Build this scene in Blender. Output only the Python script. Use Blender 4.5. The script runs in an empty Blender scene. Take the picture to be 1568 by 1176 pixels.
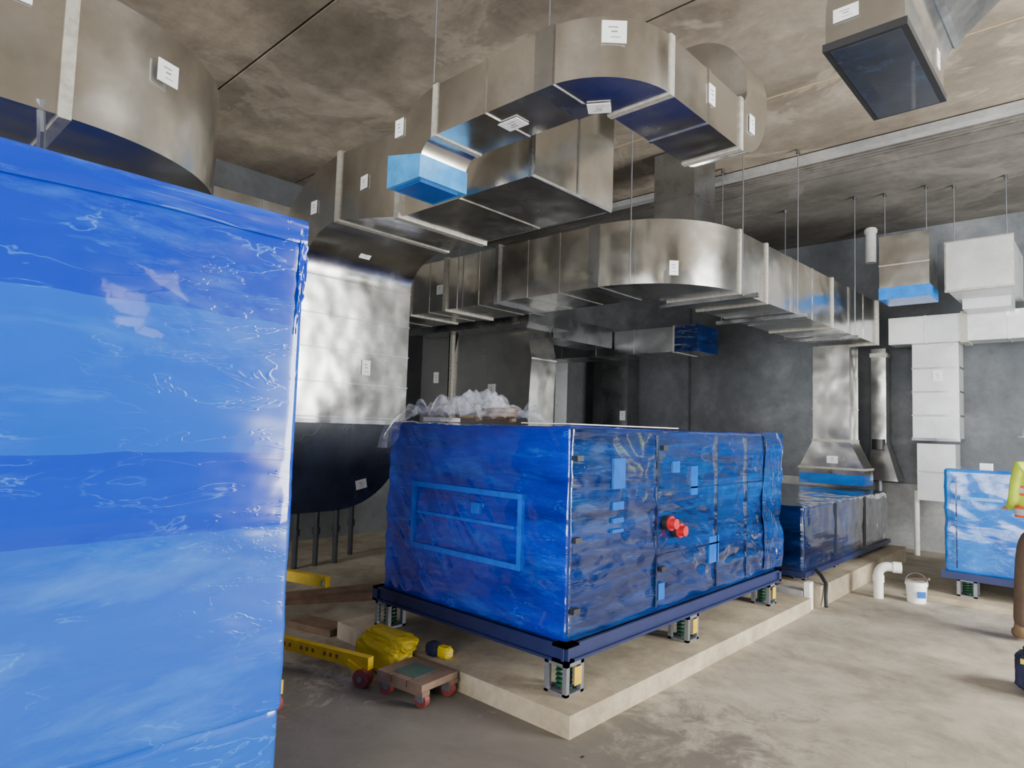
import bpy, bmesh, math, random
from mathutils import Vector, Matrix, noise
random.seed(4)
SC=bpy.context.scene; COL=bpy.context.collection
def c(r,g,b):
    return tuple(((v/255)/12.92 if v/255<=.04045 else ((v/255+.055)/1.055)**2.4) for v in (r,g,b))+(1,)
# ---------------------------------------------------------------- materials
def newmat(name):
    m=bpy.data.materials.new(name);m.use_nodes=True;nt=m.node_tree
    return m,nt,nt.nodes['Principled BSDF']
def coords(nt,scale=(1,1,1),rot=(0,0,0)):
    t=nt.nodes.new('ShaderNodeTexCoord');mp=nt.nodes.new('ShaderNodeMapping')
    mp.inputs['Scale'].default_value=scale;mp.inputs['Rotation'].default_value=rot
    nt.links.new(t.outputs['Object'],mp.inputs['Vector']);return mp.outputs['Vector']
def nz(nt,vec,scale,detail=4,rough=.55,dist=0,ridge=False):
    n=nt.nodes.new('ShaderNodeTexNoise');n.inputs['Scale'].default_value=scale;n.inputs['Detail'].default_value=detail
    n.inputs['Roughness'].default_value=rough;n.inputs['Distortion'].default_value=dist
    if ridge: n.noise_type='RIDGED_MULTIFRACTAL'
    nt.links.new(vec,n.inputs['Vector']);return n.outputs['Fac']
def ramp(nt,fac,stops,interp='LINEAR'):
    r=nt.nodes.new('ShaderNodeValToRGB');r.color_ramp.interpolation=interp
    e=r.color_ramp.elements
    while len(e)<len(stops): e.new(.5)
    for i,(p,col) in enumerate(stops): e[i].position=p;e[i].color=col
    nt.links.new(fac,r.inputs['Fac']);return r.outputs['Color']
def g(v): return (v,v,v,1)
def mix(nt,f,a,b,mode='MIX'):
    m=nt.nodes.new('ShaderNodeMix');m.data_type='RGBA';m.blend_type=mode
    for k,v in (('Factor',f),('A',a),('B',b)):
        s=[i for i in m.inputs if i.name==k and (i.type=='VALUE' if k=='Factor' else i.type=='RGBA')][0]
        if isinstance(v,bpy.types.NodeSocket): nt.links.new(v,s)
        else: s.default_value=v
    return [o for o in m.outputs if o.type=='RGBA'][0]
def bump(nt,p,h,strength=.3,dist=.01,prev=None):
    b=nt.nodes.new('ShaderNodeBump');b.inputs['Strength'].default_value=min(1,strength);b.inputs['Distance'].default_value=dist
    nt.links.new(h,b.inputs['Height'])
    if prev is not None: nt.links.new(prev,b.inputs['Normal'])
    nt.links.new(b.outputs['Normal'],p.inputs['Normal']);return b.outputs['Normal']
def plain(name,col,rough=.5,metal=0,var=.12,bs=0.0,scale=12):
    m,nt,p=newmat(name);v=coords(nt);f=nz(nt,v,scale)
    lo=tuple(x*(1-var) for x in col[:3])+(1,);hi=tuple(min(1,x*(1+var)) for x in col[:3])+(1,)
    nt.links.new(ramp(nt,f,[(.3,lo),(.7,hi)]),p.inputs['Base Color'])
    p.inputs['Roughness'].default_value=rough;p.inputs['Metallic'].default_value=metal
    if bs: bump(nt,p,f,bs)
    return m
def galv(name,col,rough=.3,metal=1.0,bs=.45):
    m,nt,p=newmat(name);v=coords(nt)
    vo=nt.nodes.new('ShaderNodeTexVoronoi');vo.inputs['Scale'].default_value=45;nt.links.new(v,vo.inputs['Vector'])
    f=nz(nt,v,1.6,6,.6,.4)
    a=ramp(nt,f,[(.3,tuple(x*.82 for x in col[:3])+(1,)),(.7,col)])
    sp=ramp(nt,vo.outputs['Color'],[(0,g(.9)),(1,g(1))])
    nt.links.new(mix(nt,1.0,a,sp,'MULTIPLY'),p.inputs['Base Color'])
    r=ramp(nt,nz(nt,v,2.6,5,.6),[(.3,g(rough*.75)),(.7,g(rough*1.45))])
    nt.links.new(r,p.inputs['Roughness']);p.inputs['Metallic'].default_value=metal
    bump(nt,p,nz(nt,v,1.5,2),bs,.06)
    return m
def film(name,c1,c2,scale=(1,1,1),rot=(0,0,0),rough=.13,bs=.5,wr=2.5,bands=None,streak=.35,light=c(90,170,250),sd=.5):
    m,nt,p=newmat(name);v=coords(nt,scale,rot);v0=coords(nt)
    f=nz(nt,v,1.6,6,.6,.6)
    col=ramp(nt,f,[(.33,c1),(.68,c2)])
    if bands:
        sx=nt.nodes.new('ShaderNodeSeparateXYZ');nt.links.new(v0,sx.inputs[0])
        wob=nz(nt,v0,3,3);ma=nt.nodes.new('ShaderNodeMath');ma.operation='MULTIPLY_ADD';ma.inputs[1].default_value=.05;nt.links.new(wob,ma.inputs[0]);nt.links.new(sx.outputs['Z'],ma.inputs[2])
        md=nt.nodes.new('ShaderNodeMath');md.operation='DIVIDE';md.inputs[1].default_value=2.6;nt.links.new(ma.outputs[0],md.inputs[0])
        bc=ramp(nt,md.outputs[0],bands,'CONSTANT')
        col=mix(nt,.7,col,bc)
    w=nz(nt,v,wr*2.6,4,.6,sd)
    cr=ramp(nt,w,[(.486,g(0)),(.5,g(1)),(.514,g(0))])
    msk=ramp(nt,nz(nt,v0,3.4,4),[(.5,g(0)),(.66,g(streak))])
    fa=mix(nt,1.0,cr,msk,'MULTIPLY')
    cloud_highlight=ramp(nt,nz(nt,v,wr*1.2,6,.7,.4),[(.52,g(0)),(.78,g(streak*.8))])  # soft cloudy highlights painted into the film's base colour
    col=mix(nt,cloud_highlight,col,light)
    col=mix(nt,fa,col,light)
    nt.links.new(col,p.inputs['Base Color'])
    p.inputs['Roughness'].default_value=rough
    p.inputs['Coat Weight'].default_value=.8;p.inputs['Coat Roughness'].default_value=.04
    n0=bump(nt,p,nz(nt,v,wr*.5,3,.5,.6),bs*.9,.08)
    n1=bump(nt,p,nz(nt,v,wr*1.3,4,.5,.4,True),bs*.7,.02,n0)
    bump(nt,p,cr,bs*.3,.004,n1)
    return m
M={}
M['galv']=galv('galvanized_steel',c(212,210,204),.2)
M['galvd']=galv('galvanized_steel_dull',c(172,174,175),.26)
M['galvw']=galv('galvanized_steel_bright',c(214,215,214),.35,.6,.2)
M['seal']=plain('duct_sealant',c(176,172,160),.55,.4,.2,.3,30)
M['label']=plain('paper_label',c(232,232,232),.7,0,.04)
M['ink']=plain('label_ink',c(130,130,135),.7)
M['black']=plain('dark_rubber',c(28,28,30),.5)
M['dkfilm']=film('dark_film',c(34,38,48),c(58,62,72),(1,1,1),(0,0,0),.3,.3,1.2,streak=.1)
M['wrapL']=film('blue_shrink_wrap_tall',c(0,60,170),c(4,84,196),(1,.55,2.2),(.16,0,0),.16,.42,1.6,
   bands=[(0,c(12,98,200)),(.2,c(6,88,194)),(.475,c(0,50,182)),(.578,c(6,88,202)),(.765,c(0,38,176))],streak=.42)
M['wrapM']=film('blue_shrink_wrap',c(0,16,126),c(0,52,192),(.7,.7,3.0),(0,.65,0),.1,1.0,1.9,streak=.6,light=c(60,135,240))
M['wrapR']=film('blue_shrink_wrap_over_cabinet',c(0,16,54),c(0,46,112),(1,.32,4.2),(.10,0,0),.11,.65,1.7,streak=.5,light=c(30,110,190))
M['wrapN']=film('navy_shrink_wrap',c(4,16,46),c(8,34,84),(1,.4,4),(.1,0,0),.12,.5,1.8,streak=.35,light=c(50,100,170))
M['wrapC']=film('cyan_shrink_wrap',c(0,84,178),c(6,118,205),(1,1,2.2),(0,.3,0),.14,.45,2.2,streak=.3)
M['cyan']=plain('protective_film_cyan',c(6,84,168),.2,0,.15)
M['cyanm']=plain('protective_film_edge',c(18,98,212),.15,0,.2)
M['cyanl']=plain('protective_film_light',c(60,150,215),.25,0,.2)
M['cyanb']=plain('protective_film_bottom',c(14,118,205),.25,0,.15)
M['navy']=plain('navy_steel',c(34,42,84),.4,.2)
M['steel']=plain('zinc_steel',c(128,130,134),.4,.6)
M['green']=plain('spring_green',c(20,70,45),.4)
M['yel']=plain('yellow_paint',c(205,170,20),.45,0,.2,.1)
M['yelt']=plain('yellow_tarp',c(214,186,20),.45,0,.15,.4,8)
M['red']=plain('red_plastic',c(190,30,38),.35)
M['redw']=plain('red_caster',c(130,60,55),.5)
M['wood']=plain('weathered_wood',c(122,98,78),.8,0,.25,.3,9)
M['greenp']=plain('faded_green_paint',c(70,95,80),.8)
M['pvc']=plain('pvc',c(228,226,218),.4)
M['orange']=plain('orange_vest',c(235,90,60),.7)
M['hivis']=plain('hi_vis_fabric',c(200,225,60),.8)
M['refl']=plain('reflective_tape',c(200,205,205),.4)
M['khaki']=plain('brown_trousers',c(88,70,56),.9,0,.15,.3)
M['skin']=plain('skin',c(190,140,115),.5,0,.05)
M['boot']=plain('boot_leather',c(120,96,70),.7)
M['hat']=plain('hard_hat',c(235,235,230),.3)
M['dkblue']=plain('dark_blue_cloth',c(25,32,60),.8)
M['foam']=plain('firestop_foam',c(172,150,108),.9)
M['conduit']=plain('conduit',c(70,72,76),.4,.6)
m,nt,p=newmat('clear_plastic');v=coords(nt);p.inputs['Base Color'].default_value=(.62,.65,.72,1);p.inputs['Roughness'].default_value=.05
f=nz(nt,v,10,4,.6,1.5,True)
nt.links.new(ramp(nt,nz(nt,v,6,5,.6,1.5),[(.4,g(.16)),(.7,g(.5))]),p.inputs['Alpha']);bump(nt,p,f,.9,.03);M['clear']=m
def concrete(name,c1,c2,c3,scale=1.2,bs=.25,rough=.85,stain=None,streak=None,fine=.35,blotch=None):
    m,nt,p=newmat(name);v=coords(nt)
    a=nz(nt,v,scale,8,.62,.3);b=nz(nt,v,scale*9,6,.7)
    col=ramp(nt,a,[(.3,c1),(.52,c2),(.72,c3)])
    col=mix(nt,fine,col,ramp(nt,b,[(.3,g(.45)),(.6,g(1))]),'MULTIPLY')
    if blotch:
        e=nz(nt,coords(nt,(1,1,1),(0,0,.6)),1.7,10,.72,.5)
        col=mix(nt,blotch,col,ramp(nt,e,[(.38,(.5,.48,.45,1)),(.5,(.85,.83,.8,1)),(.58,g(1))]),'MULTIPLY')
    if streak:
        s=nz(nt,coords(nt,streak),2,6,.6,.4)
        col=mix(nt,.42,col,ramp(nt,s,[(.35,(.6,.58,.55,1)),(.6,g(1))]),'MULTIPLY')
        d=nz(nt,v,.55,5,.7,.8)
        col=mix(nt,ramp(nt,d,[(.56,g(0)),(.6,g(.35)),(.66,g(.1))]),col,c3)
    if stain:
        (sx,sy,rad,sc)=stain
        t=nt.nodes.new('ShaderNodeTexCoord');d=nt.nodes.new('ShaderNodeVectorMath');d.operation='DISTANCE'
        nt.links.new(t.outputs['Object'],d.inputs[0]);d.inputs[1].default_value=(sx,sy,0)
        ad=nt.nodes.new('ShaderNodeMath');ad.operation='MULTIPLY_ADD';nt.links.new(nz(nt,v,3.2,12,.78,.6),ad.inputs[0]);ad.inputs[1].default_value=6.0;nt.links.new(d.outputs['Value'],ad.inputs[2])
        mr=nt.nodes.new('ShaderNodeMapRange');mr.inputs['From Min'].default_value=rad;mr.inputs['From Max'].default_value=rad+.8;mr.inputs['To Min'].default_value=.8;mr.inputs['To Max'].default_value=0
        nt.links.new(ad.outputs[0],mr.inputs['Value'])
        col=mix(nt,mr.outputs[0],col,sc)
    nt.links.new(col,p.inputs['Base Color']);p.inputs['Roughness'].default_value=rough
    bump(nt,p,b,bs,.01);return m
M['floor']=concrete('floor_concrete',c(146,137,120),c(176,166,146),c(204,194,172),.7,.25,.75,stain=(-2.3,1.9,4.2,c(98,92,83)),blotch=.7)
M['pad']=concrete('pad_concrete',c(154,140,116),c(182,168,141),c(206,192,165),1.5,.25,blotch=.5)
M['ceil']=concrete('ceiling_concrete',c(112,102,88),c(142,131,115),c(182,169,149),.8,.3,.9,streak=(.35,1.6,1),blotch=.4)
M['ceil2']=concrete('ceiling_concrete_grey',c(88,84,78),c(112,108,101),c(144,138,130),.9,.3,.9,streak=(.3,3,1),blotch=.35)
M['wallb']=concrete('wall_concrete',c(84,88,92),c(103,107,111),c(140,142,144),.7,.2,.85,blotch=.35)
M['walll']=concrete('wall_concrete_dark',c(68,70,72),c(84,86,88),c(108,110,110),.8,.2,.85)
M['wallp']=concrete('wall_concrete_pale',c(136,138,138),c(162,162,160),c(182,180,174),1.6,.25,.85,blotch=.3)

# ---------------------------------------------------------------- builder
class B:
    def __init__(s,name):
        s.name=name;s.v=[];s.f=[];s.mi=[];s.mats=[];s.smooth=35
    def m(s,k):
        if k not in s.mats:s.mats.append(k)
        return s.mats.index(k)
    def add(s,vs,fs,mat):
        o=len(s.v);i=s.m(mat);s.v+=[tuple(x) for x in vs]
        for f in fs:s.f.append([o+k for k in f]);s.mi.append(i)
    def box(s,a,b,mat,mt=None):
        x0,y0,z0=a;x1,y1,z1=b
        vs=[Vector(t) for t in ((x0,y0,z0),(x1,y0,z0),(x1,y1,z0),(x0,y1,z0),(x0,y0,z1),(x1,y0,z1),(x1,y1,z1),(x0,y1,z1))]
        if mt:vs=[mt@q for q in vs]
        s.add(vs,[(0,3,2,1),(4,5,6,7),(0,1,5,4),(1,2,6,5),(2,3,7,6),(3,0,4,7)],mat)
    def loops(s,L,mat,cap=True):
        n=len(L[0]);vs=[q for l in L for q in l];fs=[]
        for i in range(len(L)-1):
            for j in range(n):
                k=(j+1)%n;fs.append((i*n+j,i*n+k,(i+1)*n+k,(i+1)*n+j))
        if cap:fs.append(tuple(range(n))[::-1]);fs.append(tuple((len(L)-1)*n+j for j in range(n)))
        s.add(vs,fs,mat)
    def cyl(s,p0,p1,r,mat,n=16,r2=None):
        p0=Vector(p0);p1=Vector(p1);s.tube([p0,p1],r,mat,n,[r,r2 if r2 is not None else r])
    def tube(s,P,r,mat,n=10,rs=None,cap=True):
        P=[Vector(q) for q in P];L=[];up=None
        for i,q in enumerate(P):
            d=(P[min(i+1,len(P)-1)]-P[max(i-1,0)]).normalized()
            if up is None: up=Vector((0,0,1)) if abs(d.z)<.9 else Vector((1,0,0))
            a=d.cross(up).normalized();b=a.cross(d).normalized();up=b
            rr=rs[i] if rs else r
            L.append([q+a*math.cos(2*math.pi*k/n)*rr+b*math.sin(2*math.pi*k/n)*rr for k in range(n)])
        s.loops(L,mat,cap)
    def rod(s,x,y,z):
        zt=4.786
        s.cyl((x,y,z),(x,y,zt),.006,'steel',6);s.cyl((x,y,zt-.04),(x,y,zt),.022,'galvd',10)
    def label(s,o,u,v,w,h,nrm=None):
        o=Vector(o);u=Vector(u).normalized();v=Vector(v).normalized();n=u.cross(v)
        if nrm is not None and n.dot(Vector(nrm))<0:n=-n
        def q(cx,cy,w,h,d,mat):
            b0=o+u*cx+v*cy
            L=[]
            for z in (0,d):L.append([b0+n*z-u*w/2-v*h/2,b0+n*z+u*w/2-v*h/2,b0+n*z+u*w/2+v*h/2,b0+n*z-u*w/2+v*h/2])
            s.loops(L,mat)
        q(0,0,w,h,.005,'label')
        q(-w*.05,h*.2,w*.4,h*.05,.0062,'ink');q(0,0,w*.25,h*.07,.0062,'ink');q(w*.05,-h*.25,w*.4,h*.03,.0062,'ink')
    def make(s,parent=None,smooth=True):
        me=bpy.data.meshes.new(s.name);me.from_pydata(s.v,[],s.f)
        for k in s.mats:me.materials.append(M[k])
        me.polygons.foreach_set('material_index',s.mi)
        bm=bmesh.new();bm.from_mesh(me);bmesh.ops.recalc_face_normals(bm,faces=bm.faces);bm.to_mesh(me);bm.free()
        if smooth:
            me.polygons.foreach_set('use_smooth',[True]*len(me.polygons))
            me.set_sharp_from_angle(angle=math.radians(s.smooth))
        o=bpy.data.objects.new(s.name,me);COL.objects.link(o)
        if parent:o.parent=parent
        return o
class T:
    """rectangular duct path"""
    def __init__(s,b,pos,d,t,w,h,mat='galv'):
        s.b=b;s.p=Vector(pos);s.d=Vector(d);s.t=Vector(t);s.s=s.d.cross(s.t);s.w=w;s.h=h;s.mat=mat;s.L=[s.sec()]
    def sec(s,p=None,g=0):
        p=s.p if p is None else p;a=s.s*(s.w/2+g);b=s.t*(s.h/2+g);return [p-a-b,p+a-b,p+a+b,p-a+b]
    def band(s,g=.014,wd=.03,mat='seal'):
        s.b.loops([s.sec(s.p-s.d*wd,g),s.sec(s.p+s.d*wd,g)],mat);return s
    def seam(s): return s.band(.006,.009,s.mat)
    def go(s,l,w=None,h=None):
        s.p=s.p+s.d*l
        if w:s.w=w
        if h:s.h=h
        s.L.append(s.sec());return s
    def run(s,l,n):
        for i in range(n):
            s.go(l/n)
            if i<n-1:s.seam()
        return s
    def turn(s,k,ang,rc,n=14):
        if k in 'RL':
            sg=1 if k=='R' else -1;C=s.p+s.s*rc*sg;ax=s.t;a=-ang*sg
        else:
            sg=1 if k=='U' else -1;C=s.p+s.t*rc*sg;ax=s.s;a=ang*sg
        R=Matrix.Rotation(math.radians(a/n),3,ax)
        for i in range(n):
            s.p=C+R@(s.p-C);s.d=R@s.d;s.t=R@s.t;s.s=R@s.s;s.L.append(s.sec())
        return s
    def end(s,cap=True):
        s.b.loops(s.L,s.mat,cap);return s
def wrapbox(b,a,e,mat,matR=None,r=.03,res=.05,amp=.006,fr=3.0,topmat=None,seed=0,stretch=(1,1,1),ridge=0,rdir=(.5,.2,.85),rf=5):
    a=Vector(a);e=Vector(e);A=Vector(rdir).normalized();Bv=A.orthogonal().normalized();Cv=A.cross(Bv)
    def surf(p):
        q=Vector([min(max(p[i],a[i]+r),e[i]-r) for i in range(3)]);d=p-q
        d=d.normalized() if d.length>1e-9 else Vector((0,0,1))
        P=q+d*r
        k=Vector((P.x*stretch[0]*fr+seed,P.y*stretch[1]*fr,P.z*stretch[2]*fr))
        n=noise.noise(k)+.5*noise.noise(k*2.3)+.35*(1-2*abs(noise.noise(k*1.7+Vector((9,2,3)))))
        t=0
        if ridge:
            kk=Vector((P.dot(A)*rf+.6*noise.noise(P*1.3),P.dot(Bv)*rf*.14,P.dot(Cv)*rf*.14+seed))
            t=max(0,1-3.2*abs(noise.noise(kk)))**2
            t+=.6*max(0,1-3.2*abs(noise.noise(kk*2.1+Vector((3,7,1)))))**2
            t*=max(0,.5+1.2*noise.noise(P*1.8+Vector((5,5,seed))))
        return P+d*(amp*n+ridge*t)
    for ax in range(3):
        u,v=[i for i in range(3) if i!=ax]
        nu=max(2,int((e[u]-a[u])/res));nv=max(2,int((e[v]-a[v])/res))
        def pts(n,lo,hi):
            base=[lo+(hi-lo)*i/n for i in range(n+1)]
            ex=[lo+r*.3,lo+r*.7,hi-r*.3,hi-r*.7];return sorted(base+ex)
        U=pts(nu,a[u],e[u]);V=pts(nv,a[v],e[v])
        for side,val in ((0,a[ax]),(1,e[ax])):
            vs=[]
            for uu in U:
                for vv in V:
                    p=Vector((0,0,0));p[ax]=val;p[u]=uu;p[v]=vv;vs.append(surf(p))
            N=len(V);fs=[]
            for i in range(len(U)-1):
                for j in range(N-1):
                    f=(i*N+j,(i+1)*N+j,(i+1)*N+j+1,i*N+j+1)
                    nrm_up=(u,v)!=(0,2)
                    if (side==1)!=nrm_up: f=f[::-1]
                    fs.append(f)
            mm=mat
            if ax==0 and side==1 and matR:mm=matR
            if ax==2 and side==1 and topmat:mm=topmat
            b.add(vs,fs,mm)
def finish_wrap(o):
    bm=bmesh.new();bm.from_mesh(o.data);bmesh.ops.remove_doubles(bm,verts=bm.verts,dist=.0004)
    bmesh.ops.recalc_face_normals(bm,faces=bm.faces);bm.to_mesh(o.data);bm.free()
    o.data.polygons.foreach_set('use_smooth',[True]*len(o.data.polygons));o.data.set_sharp_from_angle(angle=math.radians(50))
def empty(name,loc=(0,0,0)):
    o=bpy.data.objects.new(name,None);o.location=loc;COL.objects.link(o);return o

# ---------------------------------------------------------------- room
X0,X1,Y0,Y1,H=-8.1,4.0,-5.0,11.2,4.8
b=B('floor');b.box((X0-.2,Y0-.2,-.2),(X1+.2,Y1+.2,0),'floor');b.make()
b=B('ceiling');b.box((X0-.2,Y0-.2,H+.05),(X1+.2,Y1+.2,H+.3),'black')
ys=[-5.2,-2.6,-.9,.75,2.5,4.25,6.0,7.5]
for i in range(len(ys)-1): b.box((X0-.2,ys[i]+.012,H),(X1+.2,ys[i+1]-.012,H+.06),'ceil')
ys=[7.5,7.75,7.9,7.98,8.06,8.3,9.7,Y1+.2]
for i in range(len(ys)-1): b.box((X0-.2,ys[i]+.014,H-(.012 if i%2 else .004)),(X1+.2,ys[i+1]-.014,H+.06),'ceil2')
b.box((X0,5.99,H-.003),(X1,6.008,H+.03),'foam')
b.make(smooth=False)
b=B('ceiling_beam')
b.box((X0+.01,7.46,4.71),(X1-.01,7.58,4.785),'wallp');b.box((X0+.01,7.58,4.75),(X1-.01,7.9,4.785),'ceil2')
for y in (7.62,7.7,7.78,7.86): b.box((X0+.01,y,4.735),(X1-.01,y+.03,4.75),'ceil2')
b.make(smooth=False)
b=B('wall_back');b.box((X0-.2,Y1,0),(X1+.2,Y1+.2,H+.3),'wallb')
b.box((X0,Y1-.004,0),(X1,Y1,.95),'wallp');b.box((-5.9,Y1-.012,0),(-5.86,Y1,H),'walll');b.make(smooth=False)
b=B('wall_left');b.box((X0-.2,Y0-.2,0),(X0,Y1,H+.3),'walll');b.make(smooth=False)
b=B('wall_right')
b.box((X1,Y0-.2,0),(X1+.2,2.7,H+.3),'wallb');b.box((X1,2.7,0),(X1+.2,3.5,3.0),'wallb');b.box((X1,2.7,3.6),(X1+.2,3.5,H+.3),'wallb')  # small high opening added to give the tall unit a highlight
b.box((X1,3.5,0),(X1+.2,4.8,H+.3),'wallb');b.box((X1,4.8,4.2),(X1+.2,7.9,H+.3),'wallb');b.box((X1,7.9,0),(X1+.2,Y1,H+.3),'wallb');b.make(smooth=False)
b=B('wall_front')
b.box((X0,Y0-.2,0),(-6,Y0,H+.3),'wallb');b.box((-6,Y0-.2,4.3),(3.4,Y0,H+.3),'wallb');b.box((3.4,Y0-.2,0),(X1,Y0,H+.3),'wallb');b.make(smooth=False)
b=B('equipment_pad');b.box((-4.3,2.79,0),(-2.12,6.4,.12),'pad');o=b.make(smooth=False)
b=B('concrete_plinth');b.box((-4.1,6.6,0),(-2.1,9.95,.2),'pad');b.make(smooth=False)
b=B('low_concrete_pad');b.box((-1.6,7.8,0),(1.2,9.6,.05),'pad');b.make(smooth=False)
b=B('concrete_curb_block');b.box((-2.45,6.405,0),(-2.2,6.595,.17),'wallp');b.box((-2.19,6.42,0),(-2.14,6.52,.25),'pvc');b.make(smooth=False)

# ---------------------------------------------------------------- ducts
b=B('supply_duct_corner')
t=T(b,(-3.28,-4.6,3.04),(0,1,0),(0,0,1),.56,.56)
t.run(5.2,5).band(.012,.022).turn('L',90,.58,24).band().run(4.0,4).end()
b.label((-2.996,.42,3.2),(0,1,0),(0,0,1),.1,.11,(1,0,0))
b.label((-3.062,.98,3.12),(-.35,1,0),(0,0,1),.1,.1,(1,.35,0))
b.tube([(-3.0,.52,2.8),(-3.05,.54,2.7),(-3.15,.56,2.66),(-3.2,.58,2.7)],.015,'steel',8)
b.make()
b=B('supply_duct_overhead')
t=T(b,(-3.15,2.54,3.08),(0,0,1),(1,0,0),.36,.3)
t.go(.08).turn('U',90,.27).band(.008,.02).run(.83,2).band(.006,.06,'galvd').turn('R',90,.27,22).band(.008,.02).run(.81,2).band(.01,.02).turn('D',90,.24).go(.04).turn('R',90,.2).go(.45).band().end()
b.loops([[Vector(q) for q in l] for l in ([(-3.31,2.35,3.06),(-2.99,2.35,3.06),(-2.99,2.73,3.06),(-3.31,2.73,3.06)],[(-3.31,2.35,3.27),(-2.99,2.35,3.2),(-2.99,2.73,3.2),(-3.31,2.73,3.27)])],'cyanl')
b.box((-3.27,2.39,3.05),(-3.03,2.69,3.062),'cyan')
b.label((-2.42,2.54,3.276),(1,0,0),(0,1,0),.14,.1,(0,0,-1));b.label((-1.95,2.69,3.276),(1,.6,0),(-.6,1,0),.12,.1,(0,0,-1))
b.label((-1.727,2.49,3.5),(.72,.69,0),(0,0,1),.12,.11,(.69,-.72,0))
b.label((-1.596,3.24,3.45),(0,1,0),(0,0,1),.07,.11,(1,0,0));b.label((-1.596,3.77,3.48),(0,1,0),(0,0,1),.07,.11,(1,0,0))
b.label((-3.21,2.356,3.42),(1,0,0),(0,0,1),.08,.11,(0,-1,0))
b.rod(-2.9,2.36,3.6);b.rod(-2.4,2.8,3.6)
b.make()
b=B('return_duct_riser')
def lp(xi,zi,xo,zo,y0,y1): return [Vector((xi,y0,zi)),Vector((xi,y1,zi)),Vector((xo,y1,zo)),Vector((xo,y0,zo))]
L=[lp(-5.5,1.62,-6.1,1.62,3.02,4.27),lp(-5.5,3.0,-6.1,3.0,3.02,4.27)]
for i in range(1,15):
    th=math.radians(90*i/14);L.append(lp(-4.95-.55*math.cos(th),3.0+.36*math.sin(th),-4.95-1.15*math.cos(th),3.0+.95*math.sin(th),3.02,4.27))
L.append(lp(-3.9,3.14,-3.9,3.80,2.88,3.78));L.append(lp(-3.86,3.14,-3.86,3.87,2.9,3.73));L.append(lp(-2.57,3.14,-2.57,3.87,2.9,3.73))
b.loops(L,'galv')
for z in (1.65,1.98,2.3,2.62,2.98): b.loops([lp(-5.494,z-.008,-6.106,z-.008,3.014,4.276),lp(-5.494,z+.008,-6.106,z+.008,3.014,4.276)],'galvd')
def ring(x,z0,z1,y0,y1,g,w,mat): b.loops([lp(x-w,z0-g,x-w,z1+g,y0-g,y1+g),lp(x+w,z0-g,x+w,z1+g,y0-g,y1+g)],mat)
ring(-4.95,3.36,3.95,3.02,4.27,.02,.03,'seal');ring(-3.9,3.14,3.82,2.88,3.77,.018,.03,'seal')
ring(-3.25,3.14,3.87,2.9,3.73,.006,.01,'galv');ring(-2.6,3.14,3.87,2.9,3.73,.012,.015,'galvd')
b.box((-2.57,3.32,3.14),(-2.564,3.335,3.87),'galvd')
b.label((-5.494,3.75,2.15),(0,1,0),(0,0,1),.1,.15,(1,0,0));b.label((-4.45,2.94,3.55),(1,-.1,0),(0,0,1),.11,.11,(0,-1,0))
b.label((-5.36,3.6,3.245),(0,1,0),(1,0,1),.12,.1,(1,0,-1));b.label((-5.35,3.014,3.55),(1,0,0),(0,0,1),.1,.12,(0,-1,0))
prof=[(2.75,1.59),(4.26,1.59)]+[(3.45+.81*math.cos(math.radians(a)),1.5-.74*math.sin(math.radians(a))) for a in range(6,91,6)]+[(2.75,.76)]
b.loops([[Vector((-5.49,y,z)) for y,z in prof],[Vector((-6.11,y,z)) for y,z in prof]],'dkfilm')
b.box((-6.13,3.0,1.59),(-5.47,4.29,1.63),'galvd')
b.label((-5.484,3.75,1.0),(0,1,.2),(0,-.2,1),.12,.09,(1,0,0))
b.make()
b=B('vertical_conduits')
for x,y in ((-6.6,3.7),(-6.6,3.95),(-6.6,4.2),(-6.9,4.6)): b.cyl((x,y,0),(x,y,1.9),.03,'conduit',10);b.cyl((x,y,.35),(x,y,.42),.045,'conduit',10)
b.make()
b=B('main_trunk_duct')
t=T(b,(-7.4,5.36,3.25),(1,0,0),(0,0,1),.76,.6)
t.run(1.0,2).band().go(.35).seam().go(.3).band(.02,.03).go(.55).seam().go(.3).band(.03,.025,'galvd').run(1.27,3).band(.006,.06,'galvd').turn('L',88.3,.62,26).band(.016,.02).run(.6,1).band(.016,.02).run(1.9,3).band(.016,.02).run(1.8,3).band(.02,.04).end()
b.label((-2.9+.05,5.1,3.05),(.72,.69,0),(0,0,1),.08,.13,(.69,-.72,0))
b.label((-5.85,4.976,3.2),(1,0,0),(0,0,1),.11,.11,(0,-1,0))
for (x,y) in ((-2.62,6.0),(-2.56,7.3),(-3.44,7.3),(-2.5,9.2),(-3.4,9.2),(-3.2,4.94),(-5.5,4.94)): b.rod(x,y,2.92)
for y in (6.0,7.3,9.2): b.box((-3.5,y-.02,2.9),(-2.46,y+.02,2.94),'galvd')
b.make()
b=B('branch_duct_vertical')
t=T(b,(-6.25,6.5,.9),(0,0,1),(0,-1,0),1.45,.5);t.go(.5).seam().go(.6).seam().go(.5,1.5).seam().go(.4,1.3).end()
t=T(b,(-7.4,6.5,.9),(0,0,1),(0,-1,0),.6,.5);t.run(2.0,3).end()
b.box((-7.02,6.2,.9),(-6.97,6.26,2.9),'seal')
b.label((-7.35,6.245,2.3),(1,0,0),(0,0,1),.11,.16,(0,-1,0));b.label((-6.2,6.245,2.1),(1,0,0),(0,0,1),.13,.16,(0,-1,0))
b.box((-7.7,5.95,2.9),(-5.3,6.8,3.3),'galvd')
b.box((-7.6,6.3,0),(-7.5,6.4,.9),'steel');b.box((-5.7,6.3,0),(-5.6,6.4,.9),'steel')
b.make()
b=B('branch_duct_with_open_end')
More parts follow.
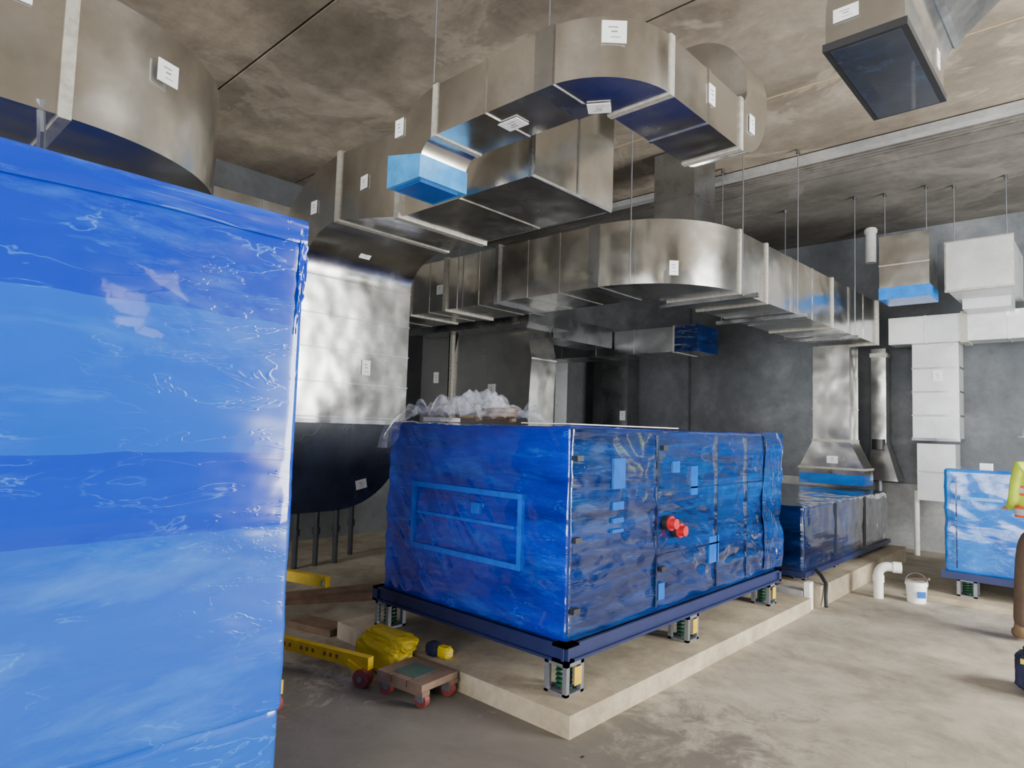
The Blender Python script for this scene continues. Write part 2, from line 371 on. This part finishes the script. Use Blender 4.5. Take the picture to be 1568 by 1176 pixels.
t=T(b,(-7.35,8.6,2.93),(1,0,0),(0,0,1),.6,.36,'galvd');t.run(2.75,4).band().end()
b.box((-4.6,8.28,2.74),(-4.25,8.92,3.12),'wrapN')
t=T(b,(-5.9,6.85,3.0),(0,1,0),(0,0,1),.5,.3,'galvd');t.go(1.42).end()
b.make()
b=B('ceiling_riser_duct');t=T(b,(-3.62,6.7,3.7),(0,0,1),(0,-1,0),.5,.5,'galvd');t.run(1.08,2).end()
t=T(b,(-5.0,6.7,3.85),(1,0,0),(0,0,1),.5,.4,'galvd');t.go(1.1).end();b.make()
b=B('corner_riser_duct');t=T(b,(-7.2,10.85,0),(0,0,1),(0,-1,0),.6,.4,'galvd');t.run(3.1,4).end()
b.label((-7.0,10.645,1.9),(1,0,0),(0,0,1),.12,.18,(0,-1,0))
t=T(b,(-7.75,9.5,0),(0,0,1),(0,-1,0),.3,.35,'galvw');t.run(3.6,4).end();t=T(b,(-7.75,8.7,0),(0,0,1),(0,-1,0),.4,.5,'galv');t.run(3.6,3).end();b.make()
b=B('wall_side_duct');t=T(b,(-7.7,1.9,4.0),(0,1,0),(0,0,1),.6,.42);t.run(3.2,4).end();b.make()
b=B('overhead_intake_duct')
t=T(b,(-.89,3.91,3.6),(0,0,1),(1,0,0),.94,.36,'galv')
t.band(.012,.02,'black').go(.16).turn('U',50,.36,8).band(.01,.02,'galvd').go(.6).end()
b.box((-1.05,3.45,3.575),(-.73,4.37,3.6),'dkfilm')
b.label((-.97,3.434,3.75),(1,0,0),(0,0,1),.12,.07,(0,-1,0));b.label((-.69,4.1,3.7),(0,1,0),(0,0,1),.07,.1,(1,0,0))
b.make()
b=B('wall_header_duct')
t=T(b,(-2.4,10.65,3.14),(1,0,0),(0,0,1),.4,.38,'galvw');t.run(.45,1).seam().go(.45).band(.02,.04,'seal').run(1.9,4).end()
b.label((-.98,10.445,3.28),(1,0,0),(0,0,1),.14,.08,(0,-1,0));b.label((-1.83,10.57,2.5),(1,0,0),(0,0,1),.11,.15,(0,-1,0))
t=T(b,(-1.86,10.75,1.62),(0,0,1),(0,-1,0),.55,.35,'galvw')
t.go(.33).band(.008,.012,'galvd').go(.33).band(.008,.012,'galvd').go(.33).band(.008,.012,'galvd').go(.34).end();b.box((-2.145,10.56,1.6),(-1.575,10.94,1.64),'galvd')
t=T(b,(-1.86,10.75,.78),(0,0,1),(0,-1,0),.45,.35,'galvw');t.go(.39).band(.005,.01,'galvd').go(.39).end()
b.cyl((-2.12,10.7,0),(-2.12,10.7,.9),.035,'pvc')
b.make()
b=B('hanging_duct_box')
t=T(b,(-1.94,9.2,3.85),(0,1,0),(0,0,1),.55,.68,'galv');t.go(.5).end();b.box((-2.22,9.19,3.37),(-1.66,9.71,3.52),'cyanb');b.box((-2.22,9.195,3.8),(-1.66,9.2,3.815),'seal')
b.rod(-2.17,9.3,4.18);b.rod(-1.71,9.3,4.18);b.make()
b=B('hanging_duct_box')
t=T(b,(-1.19,9.3,3.72),(0,1,0),(0,0,1),.64,.58,'galvw');t.go(.04).band(.02,.02,'seal').go(1.2).end()
b.box((-1.45,10.0,3.3),(-.95,10.44,3.45),'galvw')
for x in (-1.45,-.93): b.rod(x,9.5,4.0)
b.make()
b=B('pvc_drain_pipe');b.cyl((-2.7,10.75,4.25),(-2.7,10.75,4.78),.075,'pvc',20);b.cyl((-2.7,10.75,4.7),(-2.7,10.75,4.76),.09,'pvc',20);b.make()
b=B('drop_duct_to_low_unit')
t=T(b,(-2.95,9.9,.96),(0,0,1),(0,-1,0),.85,.42,'wrapC');t.go(.14).end()
t=T(b,(-2.95,9.9,1.1),(0,0,1),(0,-1,0),.85,.42,'galv');t.go(.08).band(.01,.015).go(.38,.48,.4).band(.012,.02).run(1.33,3).end()
b.label((-2.93,9.685,1.3),(1,0,0),(0,0,1),.14,.1,(0,-1,0))
b.make()
b=B('slim_duct_to_low_unit')
t=T(b,(-2.62,10.9,1.55),(0,0,1),(0,-1,0),.2,.2,'galv');t.run(1.3,3).band().go(.1).end()
b.loops([[Vector(q) for q in ((-2.75,10.7,1.0),(-2.35,10.7,1.0),(-2.35,11.05,1.0),(-2.75,11.05,1.0))],[Vector(q) for q in ((-2.72,10.8,1.55),(-2.52,10.8,1.55),(-2.52,11.0,1.55),(-2.72,11.0,1.55))]],'galv')
b.cyl((-2.62,10.8,1.45),(-2.62,10.8,1.6),.09,'black')
b.cyl((-2.62,10.85,0),(-2.62,10.85,1.0),.04,'steel');b.make()

# ---------------------------------------------------------------- isolator
def isolator(b,x,y,z0,z1,s=.1,tag=False):
    b.box((x-s,y-s,z0),(x+s,y+s,z0+.015),'steel')
    for sx in (-1,1):
        for sy in (-1,1): b.box((x+sx*s*.82-s*.18,y+sy*s*.82-s*.18,z0),(x+sx*s*.82+s*.18,y+sy*s*.82+s*.18,z1),'steel')
    b.box((x-s,y-s,z1-.02),(x+s,y+s,z1),'steel')
    P=[];n=80
    for i in range(n+1):
        a=i/n*5*2*math.pi;P.append((x+math.cos(a)*s*.5,y+math.sin(a)*s*.5,z0+.02+(z1-z0-.05)*i/n))
    b.tube(P,s*.12,'green',6)
    b.cyl((x,y,z0),(x,y,z1),s*.36,'black',10)
    if tag: b.box((x+s*1.0,y-s*.1,z0+.05),(x+s*1.04,y+s*.7,z1-.03),'yel')
# ---------------------------------------------------------------- tall left unit
b=B('wrapped_air_handler_tall')
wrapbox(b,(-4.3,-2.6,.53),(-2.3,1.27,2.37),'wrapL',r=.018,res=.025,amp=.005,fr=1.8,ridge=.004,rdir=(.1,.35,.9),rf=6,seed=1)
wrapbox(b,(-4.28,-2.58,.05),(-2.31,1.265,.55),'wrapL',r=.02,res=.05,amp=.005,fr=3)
b.box((-4.26,-2.55,0),(-2.34,1.24,.08),'navy')
for y,z in ((-.02,.33),(.06,.33),(-.02,.25),(.06,.25),(.2,.33),(.2,.25)): b.cyl((-2.32,y,z),(-2.303,y,z),.008,'black',8)
vs=[];fs=[]
nu,nv=70,10
for i in range(nu+1):
    for j in range(nv+1):
        y=-2.5+3.77*i/nu;z=2.372-.09*j/nv*(1+.15*noise.noise(Vector((y*2,0,0))))
        vs.append((-2.290+.004*math.sin(j*.9)+.007*noise.noise(Vector((y*5,j*.3,1))),y,z))
for i in range(nu):
    for j in range(nv): fs.append((i*(nv+1)+j,(i+1)*(nv+1)+j,(i+1)*(nv+1)+j+1,i*(nv+1)+j+1))
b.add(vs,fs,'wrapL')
vs=[];fs=[];n1=20
for i in range(n1+1):
    for j in range(7):
        z=2.35-.42*i/n1;w=.05*math.sin(math.pi*min(1,(i/n1)*.8+.25))*(j/6)*(1+.4*noise.noise(Vector((i*.9,0,0))))
        vs.append((-2.29+.01*noise.noise(Vector((i*.5,j*.8,4))),1.24+w*.7,z))
for i in range(n1):
    for j in range(6): fs.append((i*7+j,(i+1)*7+j,(i+1)*7+j+1,i*7+j+1))
b.add(vs,fs,'wrapL')
o=b.make();finish_wrap(o)
# ---------------------------------------------------------------- main unit
root=empty('wrapped_air_handler',(-3.2,4.5,.12))
def child(b,smooth=True):
    o=b.make(None,smooth);o.parent=root;o.matrix_parent_inverse=Matrix.Translation(root.location).inverted();return o
UX0,UX1,UY0,UY1,UZ=-4.04,-2.32,3.0,6.06,1.615
b=B('cabinet')
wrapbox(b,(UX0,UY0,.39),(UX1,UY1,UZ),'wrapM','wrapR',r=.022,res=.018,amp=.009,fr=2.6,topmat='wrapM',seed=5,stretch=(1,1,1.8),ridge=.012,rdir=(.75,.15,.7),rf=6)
finish_wrap(child(b))
b=B('base_frame')
FX0,FX1,FY0,FY1=-4.09,-2.27,2.94,6.08
for a,e in (((FX0,FY0,.3),(FX1,FY0+.08,.315)),((FX0,FY0+.02,.3),(FX1,FY0+.035,.4)),((FX0,FY0,.385),(FX1,FY0+.12,.4)),
            ((FX1-.035,FY0,.3),(FX1-.02,FY1,.4)),((FX1-.1,FY0,.385),(FX1,FY1,.4)),((FX1-.1,FY0,.3),(FX1,FY1,.315)),
            ((FX0,FY1-.05,.3),(FX1,FY1,.4)),((FX0,FY0,.3),(FX0+.06,FY1,.4)),((FX0,4.0,.3),(FX1-.03,4.1,.39)),((FX0,5.1,.3),(FX1-.03,5.2,.39))): b.box(a,e,'navy')
child(b,False)
b=B('spring_isolators')
for x in (-2.35,-3.98):
    for y in (3.03,4.42,5.88): isolator(b,x,y,.12,.3,.08,x>-3)
child(b)
b=B('access_doors')
def rect_y(x0,x1,z0,z1,w,mat,y):
    for a,e in (((x0,y-.01,z0),(x1,y+.02,z0+w)),((x0,y-.01,z1-w),(x1,y+.02,z1)),((x0,y-.01,z0+w),(x0+w,y+.02,z1-w)),((x1-w,y-.01,z0+w),(x1,y+.02,z1-w))): b.box(a,e,mat)
rect_y(-3.72,-2.66,.74,1.2,.035,'cyanm',UY0-.016)
b.box((-3.66,UY0-.024,.98),(-2.72,UY0,1.0),'cyanm')
b.box((-3.1,UY0-.03,1.04),(-3.02,UY0,1.11),'cyanm')
XF=UX1+.012
for y in (3.95,4.85,5.4): b.box((XF-.02,y-.008,.43),(XF+.006,y+.008,1.58),'wrapN')
for z in (1.2,.76): b.box((XF-.02,3.95,z),(XF+.006,5.9,z+.012),'wrapN')
for y0,y1,z0,z1 in ((3.42,3.55,1.24,1.43),(3.42,3.54,1.11,1.16),(3.42,3.54,1.03,1.06),(3.42,3.54,.97,.99),(4.15,4.25,1.32,1.4),(4.42,4.52,1.15,1.36),(4.72,4.88,.62,.82),(3.98,4.06,.47,.58)):
    b.box((XF-.02,y0,z0),(XF+.006,y1,z1),'cyan')
for y,z in ((3.03,1.42),(3.03,.95),(3.03,.55),(4.0,1.48),(4.0,.66)): b.box((XF-.02,y,z),(XF+.018,y+.06,z+.03),'black')
for y,z in ((4.08,.98),(4.21,.92)):
    b.cyl((XF-.01,y,z),(XF+.03,y,z),.05,'black',20);b.cyl((XF+.03,y,z),(XF+.045,y,z),.05,'red',20);b.cyl((XF+.045,y,z),(XF+.08,y,z),.036,'red',20)
child(b)
b=B('top_sheets');b.box((-2.8,3.1,1.63),(-2.4,4.4,1.637),'label')
child(b)
def sheet(name,nu,nv,fn,mat):
    b=B(name);vs=[];fs=[]
    for i in range(nu+1):
        for j in range(nv+1):vs.append(fn(i/nu,j/nv))
    for i in range(nu):
        for j in range(nv):fs.append((i*(nv+1)+j,(i+1)*(nv+1)+j,(i+1)*(nv+1)+j+1,i*(nv+1)+j+1))
    b.add(vs,fs,mat);b.smooth=60;return b
def f1(a,t):
    x=-4.1+1.05*a;y=2.98+.75*t
    n=noise.noise(Vector((a*7,t*6,0)));n2=abs(noise.noise(Vector((a*6,t*3.5,5))));n3=abs(noise.noise(Vector((a*14,t*10,8))))
    env=math.sin(math.pi*min(1,max(0,a*.85+.1)))**.6
    z=1.645+env*(.28*n2+.1*abs(n)+.08*n3+.03*math.sin(math.pi*t))
    if t<.22 and a<.3:
        k=(1-t/.22)*min(1,(1-a/.3)*2);z=z*(1-k)+(1.62-.2*(1-t/.22))*k;y=y*(1-k)+(2.93+.06*math.sin(a*40))*k
    return (x+.05*noise.noise(Vector((a*9,t*9,7))),y+.03*n,z)
b=sheet('crumpled_film',120,90,f1,'clear')
b.box((-3.9,3.2,1.63),(-3.7,3.4,1.66),'label');b.tube([(-3.2+.12*math.cos(i*.5),3.3+.12*math.sin(i*.5),1.65+.003*i) for i in range(30)],.014,'wood',6);b.tube([(-3.5+.09*math.cos(i*.5),3.3+.09*math.sin(i*.5),1.65+.004*i) for i in range(26)],.014,'foam',6)
o=child(b);o.data.polygons.foreach_set('use_smooth',[True]*len(o.data.polygons))
def f2(a,t):
    y=5.75+.36*a+.03*math.sin(t*9);z=1.63-1.2*t
    return (UX1+.014+.035*a*(.6+noise.noise(Vector((a*3,t*7,2))))+.02*abs(noise.noise(Vector((a*9,t*5,3)))),y,z)
o=child(sheet('loose_film_edge',20,50,f2,'wrapR'));o.data.polygons.foreach_set('use_smooth',[True]*len(o.data.polygons))
# ---------------------------------------------------------------- low unit
b=B('wrapped_low_air_handler')
wrapbox(b,(-3.75,6.62,.29),(-2.27,9.75,.92),'wrapN',None,r=.02,res=.03,amp=.008,fr=3,seed=9,ridge=.008,rf=6)
b.box((-3.78,6.61,.25),(-2.24,9.78,.3),'navy')
for y in (7.6,8.7): b.box((-2.28,y-.01,.32),(-2.255,y+.01,.9),'black')
for y in (6.8,7.75,8.7,9.65):
    for x in (-2.36,-3.6): isolator(b,x,y,.2,.255,.06)
finish_wrap(b.make())
b=B('lifting_strap');b.tube([(-2.22,6.85,.3),(-2.14,6.75,.27),(-2.08,6.7,.21),(-2.07,6.65,.1),(-2.05,6.6,.02)],.018,'black',8);b.make()
# ---------------------------------------------------------------- right small unit
b=B('wrapped_compact_air_handler')
wrapbox(b,(-1.34,8.0,.28),(.4,9.2,1.32),'wrapC',None,r=.03,res=.03,amp=.007,fr=3,seed=2,ridge=.006,rf=5)
b.box((-1.37,7.97,.22),(.43,9.23,.29),'navy')
for x in (-1.16,.25):
    for y in (8.1,9.1): isolator(b,x,y,.05,.22,.085)
b.box((-1.2,7.98,1.02),(-.85,7.99,1.05),'cyanl');b.box((-1.24,7.978,.33),(-1.23,7.99,1.25),'wrapN');b.box((-1.05,8.1,1.32),(-.95,8.2,1.39),'label')
finish_wrap(b.make())
# ---------------------------------------------------------------- floor objects
b=B('pvc_stub_elbow')
px,py=-1.83,7.5
P=[(px,py,0),(px,py,.24)]+[(px+.08*(1-math.cos(a)),py+.03*(1-math.cos(a)),.24+.08*math.sin(a)) for a in [math.radians(k) for k in range(10,91,10)]]+[(px+.14,py+.05,.32)]
b.tube(P,.045,'pvc',18);b.cyl((px+.12,py+.043,.32),(px+.19,py+.07,.32),.055,'pvc',18);b.cyl((px,py,.16),(px,py,.23),.053,'pvc',18);b.make()
b=B('paint_bucket')
bx,by=-1.52,7.62
b.tube([(bx,by,0),(bx,by,.2)],.09,'pvc',24,[.082,.095]);b.tube([(bx,by,.165),(bx,by,.185)],.1,'pvc',24)
b.cyl((bx,by,.2),(bx,by,.206),.085,'wallp',24)
b.box((-.04,-.003,0),(.04,.003,.06),'cyan',Matrix.Translation((bx+.06,by-.078,.06))@Matrix.Rotation(.7,4,'Z'))
b.tube([(bx+.1*math.cos(a),by+.02*math.sin(a),.18+.1*math.sin(a)) for a in [math.radians(k) for k in range(0,181,15)]],.004,'steel',6)
b.cyl((bx-.1,by+.05,.2),(bx+.12,by-.05,.25),.012,'wood',8);b.make()
b=B('yellow_material_lift')
def beam(p,q,w,h,mat):
    p=Vector(p);q=Vector(q);d=(q-p).normalized();s=d.cross(Vector((0,0,1))).normalized();u=Vector((0,0,1))
    b.loops([[p-s*w/2-u*h/2,p+s*w/2-u*h/2,p+s*w/2+u*h/2,p-s*w/2+u*h/2],[q-s*w/2-u*h/2,q+s*w/2-u*h/2,q+s*w/2+u*h/2,q-s*w/2+u*h/2]],mat)
for ex,ey in ((-3.38,2.44),(-3.4,1.86)):
    p0=Vector((ex,ey,.14));p1=Vector((ex-1.6,ey-.44,.14));dd=(p1-p0).normalized()
    beam(p0,p1,.05,.075,'yel')
    if ey>2:
        for i in range(12):
            if i%4!=3:
                q=p0+dd*(.25+.05*i);b.box((-.01,-.0265,-.01),(.01,.0265,.014),'redw',Matrix.Translation(q)@Matrix.Rotation(math.atan2(dd.y,dd.x),4,'Z'))
    x,y=ex-.03,ey-.03
    b.cyl((x-.012,y+.03,.055),(x+.012,y-.03,.055),.055,'redw',20);b.cyl((x-.016,y+.04,.055),(x+.016,y-.04,.055),.018,'steel',10);beam((x-.1,y-.04,.13),(x+.01,y+.01,.08),.03,.04,'yel')
beam((-3.95,2.47,.52),(-5.1,2.15,.52),.05,.07,'yel');b.cyl((-3.96,2.44,.5),(-3.96,2.44,.53),.015,'steel')
b.box((-5.2,1.35,.1),(-4.95,2.05,.22),'yel');b.box((-5.2,1.62,.2),(-5.08,1.8,2.0),'steel');b.box((-5.15,1.5,.4),(-5.05,2.2,.6),'yel')
for y in (1.42,1.95): b.cyl((-5.15,y,.06),(-5.15,y+.04,.06),.06,'black',16)
b.make()
b=B('dolly')
mt=Matrix.Translation((-3.1,2.58,0))@Matrix.Rotation(.1,4,'Z')
for i in range(3): b.box((-.19+.128*i,-.15,.1),(-.072+.128*i,.15,.14),'wood',mt)
b.box((-.19,-.15,.075),(.19,-.09,.1),'wood',mt);b.box((-.19,.09,.075),(.19,.15,.1),'wood',mt)
b.box((-.1,-.1,.14),(.08,.08,.142),'greenp',mt)
for x in (-.14,.15):
    for y in (-.11,.11):
        b.cyl(mt@Vector((x,y-.018,.045)),mt@Vector((x,y+.018,.045)),.045,'redw',18);b.cyl(mt@Vector((x,y-.022,.045)),mt@Vector((x,y+.022,.045)),.015,'steel',10)
        b.box((x-.03,y-.026,.04),(x+.03,y-.02,.08),'steel',mt);b.box((x-.03,y+.02,.04),(x+.03,y+.026,.08),'steel',mt)
b.make()
b=B('wood_planks')
b.box((-.5,-.07,0),(.5,.07,.04),'wood',Matrix.Translation((-5.2,3.35,0))@Matrix.Rotation(1.1,4,'Z'))
b.box((-.45,-.06,.04),(.45,.06,.08),'wood',Matrix.Translation((-5.3,3.4,0))@Matrix.Rotation(1.3,4,'Z'))
b.box((-.22,-.1,0),(.22,.1,.05),'wood',Matrix.Translation((-4.58,2.8,0))@Matrix.Rotation(.25,4,'Z'));b.make(smooth=False)
b=B('folded_yellow_tarp')
def lump(cx,cy,cz,rx,ry,rz,mat,seed,nr=36,ns=56):
    vs=[];fs=[]
    for i in range(nr+1):
        ph=math.pi*i/nr
        for j in range(ns):
            th=2*math.pi*j/ns
            d=Vector((math.sin(ph)*math.cos(th),math.sin(ph)*math.sin(th),math.cos(ph)))
            e=[math.copysign(abs(q)**.5,q) for q in d]
            n=1+.12*noise.noise(d*2.5+Vector((seed,0,0)))+.1*(1-2*abs(noise.noise(d*6+Vector((seed,3,0)))))
            vs.append((cx+rx*e[0]*n,cy+ry*e[1]*n,max(cz-rz+.002,cz+rz*e[2]*n)))
    for i in range(nr):
        for j in range(ns):
            k=(j+1)%ns;fs.append((i*ns+j,i*ns+k,(i+1)*ns+k,(i+1)*ns+j))
    b.add(vs,fs,mat)
lump(-3.55,2.67,.1,.21,.09,.1,'yelt',1);lump(-3.53,2.7,.2,.2,.08,.045,'yelt',6);lump(-3.28,2.86,.16,.045,.04,.04,'dkblue',3);lump(-3.2,2.88,.155,.05,.035,.035,'yelt',4)
b.smooth=80;o=b.make()
b=B('floor_debris')
for i in range(14):
    x=random.uniform(-2.0,-1.3);y=random.uniform(2.2,3.0);s=random.uniform(.006,.016)
    b.box((-s,-s*.6,0),(s,s*.6,s*.4),'black',Matrix.Translation((x,y,0))@Matrix.Rotation(random.random()*3,4,'Z'))
b.make(smooth=False)
b=B('tool_bag')
lump(-.33,5.52,.13,.19,.15,.13,'dkblue',8);b.box((-.5,5.37,.2),(-.16,5.39,.23),'yel')
b.tube([(-.33+.13*math.cos(a),5.52,.24+.1*math.sin(a)) for a in [math.radians(k) for k in range(0,181,15)]],.012,'black',8)
b.smooth=80;b.make()

# ---------------------------------------------------------------- worker
W=empty('construction_worker',(-.465,6.87,0))
def skinobj(name,verts,edges,rad,mat,root_i=0,sub=2):
    me=bpy.data.meshes.new(name);me.from_pydata(verts,edges,[]);o=bpy.data.objects.new(name,me);COL.objects.link(o);o.parent=W
    o.modifiers.new('skin','SKIN')
    if not me.skin_vertices:
        bpy.context.view_layer.objects.active=o
        bpy.ops.mesh.customdata_skin_add()
    d=me.skin_vertices[0].data
    for i,r in enumerate(rad): d[i].radius=r if isinstance(r,tuple) else (r,r)
    d[root_i].use_root=True
    o.modifiers['skin'].use_smooth_shade=True
    s=o.modifiers.new('sub','SUBSURF');s.levels=sub;s.render_levels=sub
    me.materials.append(M[mat]);return o
skinobj('trousers',[(0,0,.98),(0,0,.9),(-.1,0,.86),(-.14,-.02,.5),(-.16,.0,.1),(.1,0,.86),(.13,.03,.5),(.15,.0,.1)],[(0,1),(1,2),(2,3),(3,4),(1,5),(5,6),(6,7)],[(.16,.11),(.16,.12),.1,.085,.072,.1,.085,.072],'khaki')
skinobj('shirt',[(0,0,.98),(0,.01,1.2),(0,0,1.36),(0,0,1.45),(-.16,0,1.41),(-.2,0,1.14),(-.16,.2,1.06),(.16,0,1.41),(.2,0,1.14),(.16,.2,1.06)],[(0,1),(1,2),(2,3),(2,4),(4,5),(5,6),(2,7),(7,8),(8,9)],[(.15,.1),(.155,.105),(.15,.095),.06,.062,.05,.04,.062,.05,.04],'hivis')
skinobj('safety_vest',[(0,0,.95),(0,.01,1.2),(0,0,1.34),(-.12,0,1.42),(.12,0,1.42)],[(0,1),(1,2),(2,3),(2,4)],[(.19,.14),(.19,.14),(.19,.13),(.08,.1),(.08,.1)],'hivis')
skinobj('head',[(0,.0,1.46),(0,.01,1.54),(0,.02,1.62),(0,.02,1.7),(0,.115,1.6),(-.085,.01,1.61),(.085,.01,1.61)],[(0,1),(1,2),(2,3),(2,4),(2,5),(2,6)],[.052,.055,.085,.07,.018,.016,.016],'skin')
for s in (-1,1):
    hx=s*.155
    V=[(hx,.21,1.06),(hx*.9,.26,1.05),(hx*.85,.3,1.05)];E=[(0,1),(1,2)];Rr=[.028,(.036,.02),(.036,.017)]
    for k,(dx,l) in enumerate(((-.033,.06),(-.011,.07),(.011,.075),(.033,.068))):
        i=len(V);V+=[(hx*.85+dx,.32,1.05),(hx*.85+dx,.32+l*.5,1.04),(hx*.85+dx,.32+l*.85,1.02)];E+=[(2,i),(i,i+1),(i+1,i+2)];Rr+=[.0095,.009,.0075]
    i=len(V);V+=[(hx*.9-s*.035,.27,1.06),(hx*.9-s*.055,.3,1.065),(hx*.9-s*.06,.325,1.065)];E+=[(1,i),(i,i+1),(i+1,i+2)];Rr+=[.011,.0105,.009]
    skinobj('hand_%s'%('l' if s<0 else 'r'),V,E,Rr,'skin')
    bx=-.16 if s<0 else .15;by=0
    skinobj('boot_%s'%('l' if s<0 else 'r'),[(bx,by,.2),(bx,by,.07),(bx,by+.1,.05),(bx,by+.18,.042)],[(0,1),(1,2),(2,3)],[.07,.065,(.045,.05),(.035,.045)],'boot')
b=B('hard_hat')
L=[]
for i in range(9):
    ph=math.radians(90*i/8.2);L.append([Vector((.125*math.cos(ph)*math.cos(a),.02+.15*math.cos(ph)*math.sin(a),1.66+.13*math.sin(ph))) for a in [2*math.pi*k/24 for k in range(24)]])
b.loops(L,'hat');b.loops([[Vector((.15*math.cos(a),.03+.18*math.sin(a),z)) for a in [2*math.pi*k/24 for k in range(24)]] for z in (1.652,1.662)],'hat');b.make(W)
b=B('vest_stripes')
def ringz(z,rx,ry,h,mat): b.loops([[Vector((rx*math.cos(a),.005+ry*math.sin(a),zz)) for a in [2*math.pi*k/28 for k in range(28)]] for zz in (z,z+h)],mat)
ringz(1.02,.197,.147,.05,'refl');ringz(1.0,.195,.145,.09,'orange');ringz(1.2,.197,.147,.04,'refl');ringz(1.18,.195,.145,.08,'orange');b.make(W)
W.rotation_euler=(0,0,math.radians(25))

# ---------------------------------------------------------------- lights
w=bpy.data.worlds.new('World');SC.world=w;w.use_nodes=True
bg=w.node_tree.nodes['Background'];bg.inputs[0].default_value=(.9,.95,1,1);bg.inputs[1].default_value=5
def area(name,loc,rot,sx,sy,e,col=(1,1,1)):
    l=bpy.data.lights.new(name,'AREA');l.shape='RECTANGLE';l.size=sx;l.size_y=sy;l.energy=e;l.color=col
    o=bpy.data.objects.new(name,l);o.location=loc;o.rotation_euler=rot;COL.objects.link(o);return o
area('daylight_front_opening',(-1.3,-4.98,2.15),(math.radians(90),0,0),9.3,4.2,1200,(1,.985,.96))
area('daylight_right_opening',(3.98,6.35,2.1),(math.radians(90),0,math.radians(90)),3.0,4.1,1080,(.98,.99,1))

# ---------------------------------------------------------------- camera
cd=bpy.data.cameras.new('camera');cam=bpy.data.objects.new('camera',cd);COL.objects.link(cam);SC.camera=cam
cd.sensor_width=36;cd.lens=36*1000/1568;cd.clip_start=.05
pi,ro,ya=math.radians(3.83),math.radians(1.8),math.radians(43)
fw=Vector((-math.sin(ya)*math.cos(pi),math.cos(ya)*math.cos(pi),math.sin(pi)));r0=Vector((math.cos(ya),math.sin(ya),0));u0=r0.cross(fw)
r=r0*math.cos(ro)+u0*math.sin(ro);u=r.cross(fw)
mt=Matrix((r,u,-fw)).transposed().to_4x4();mt.translation=(0,0,1.6);cam.matrix_world=mt
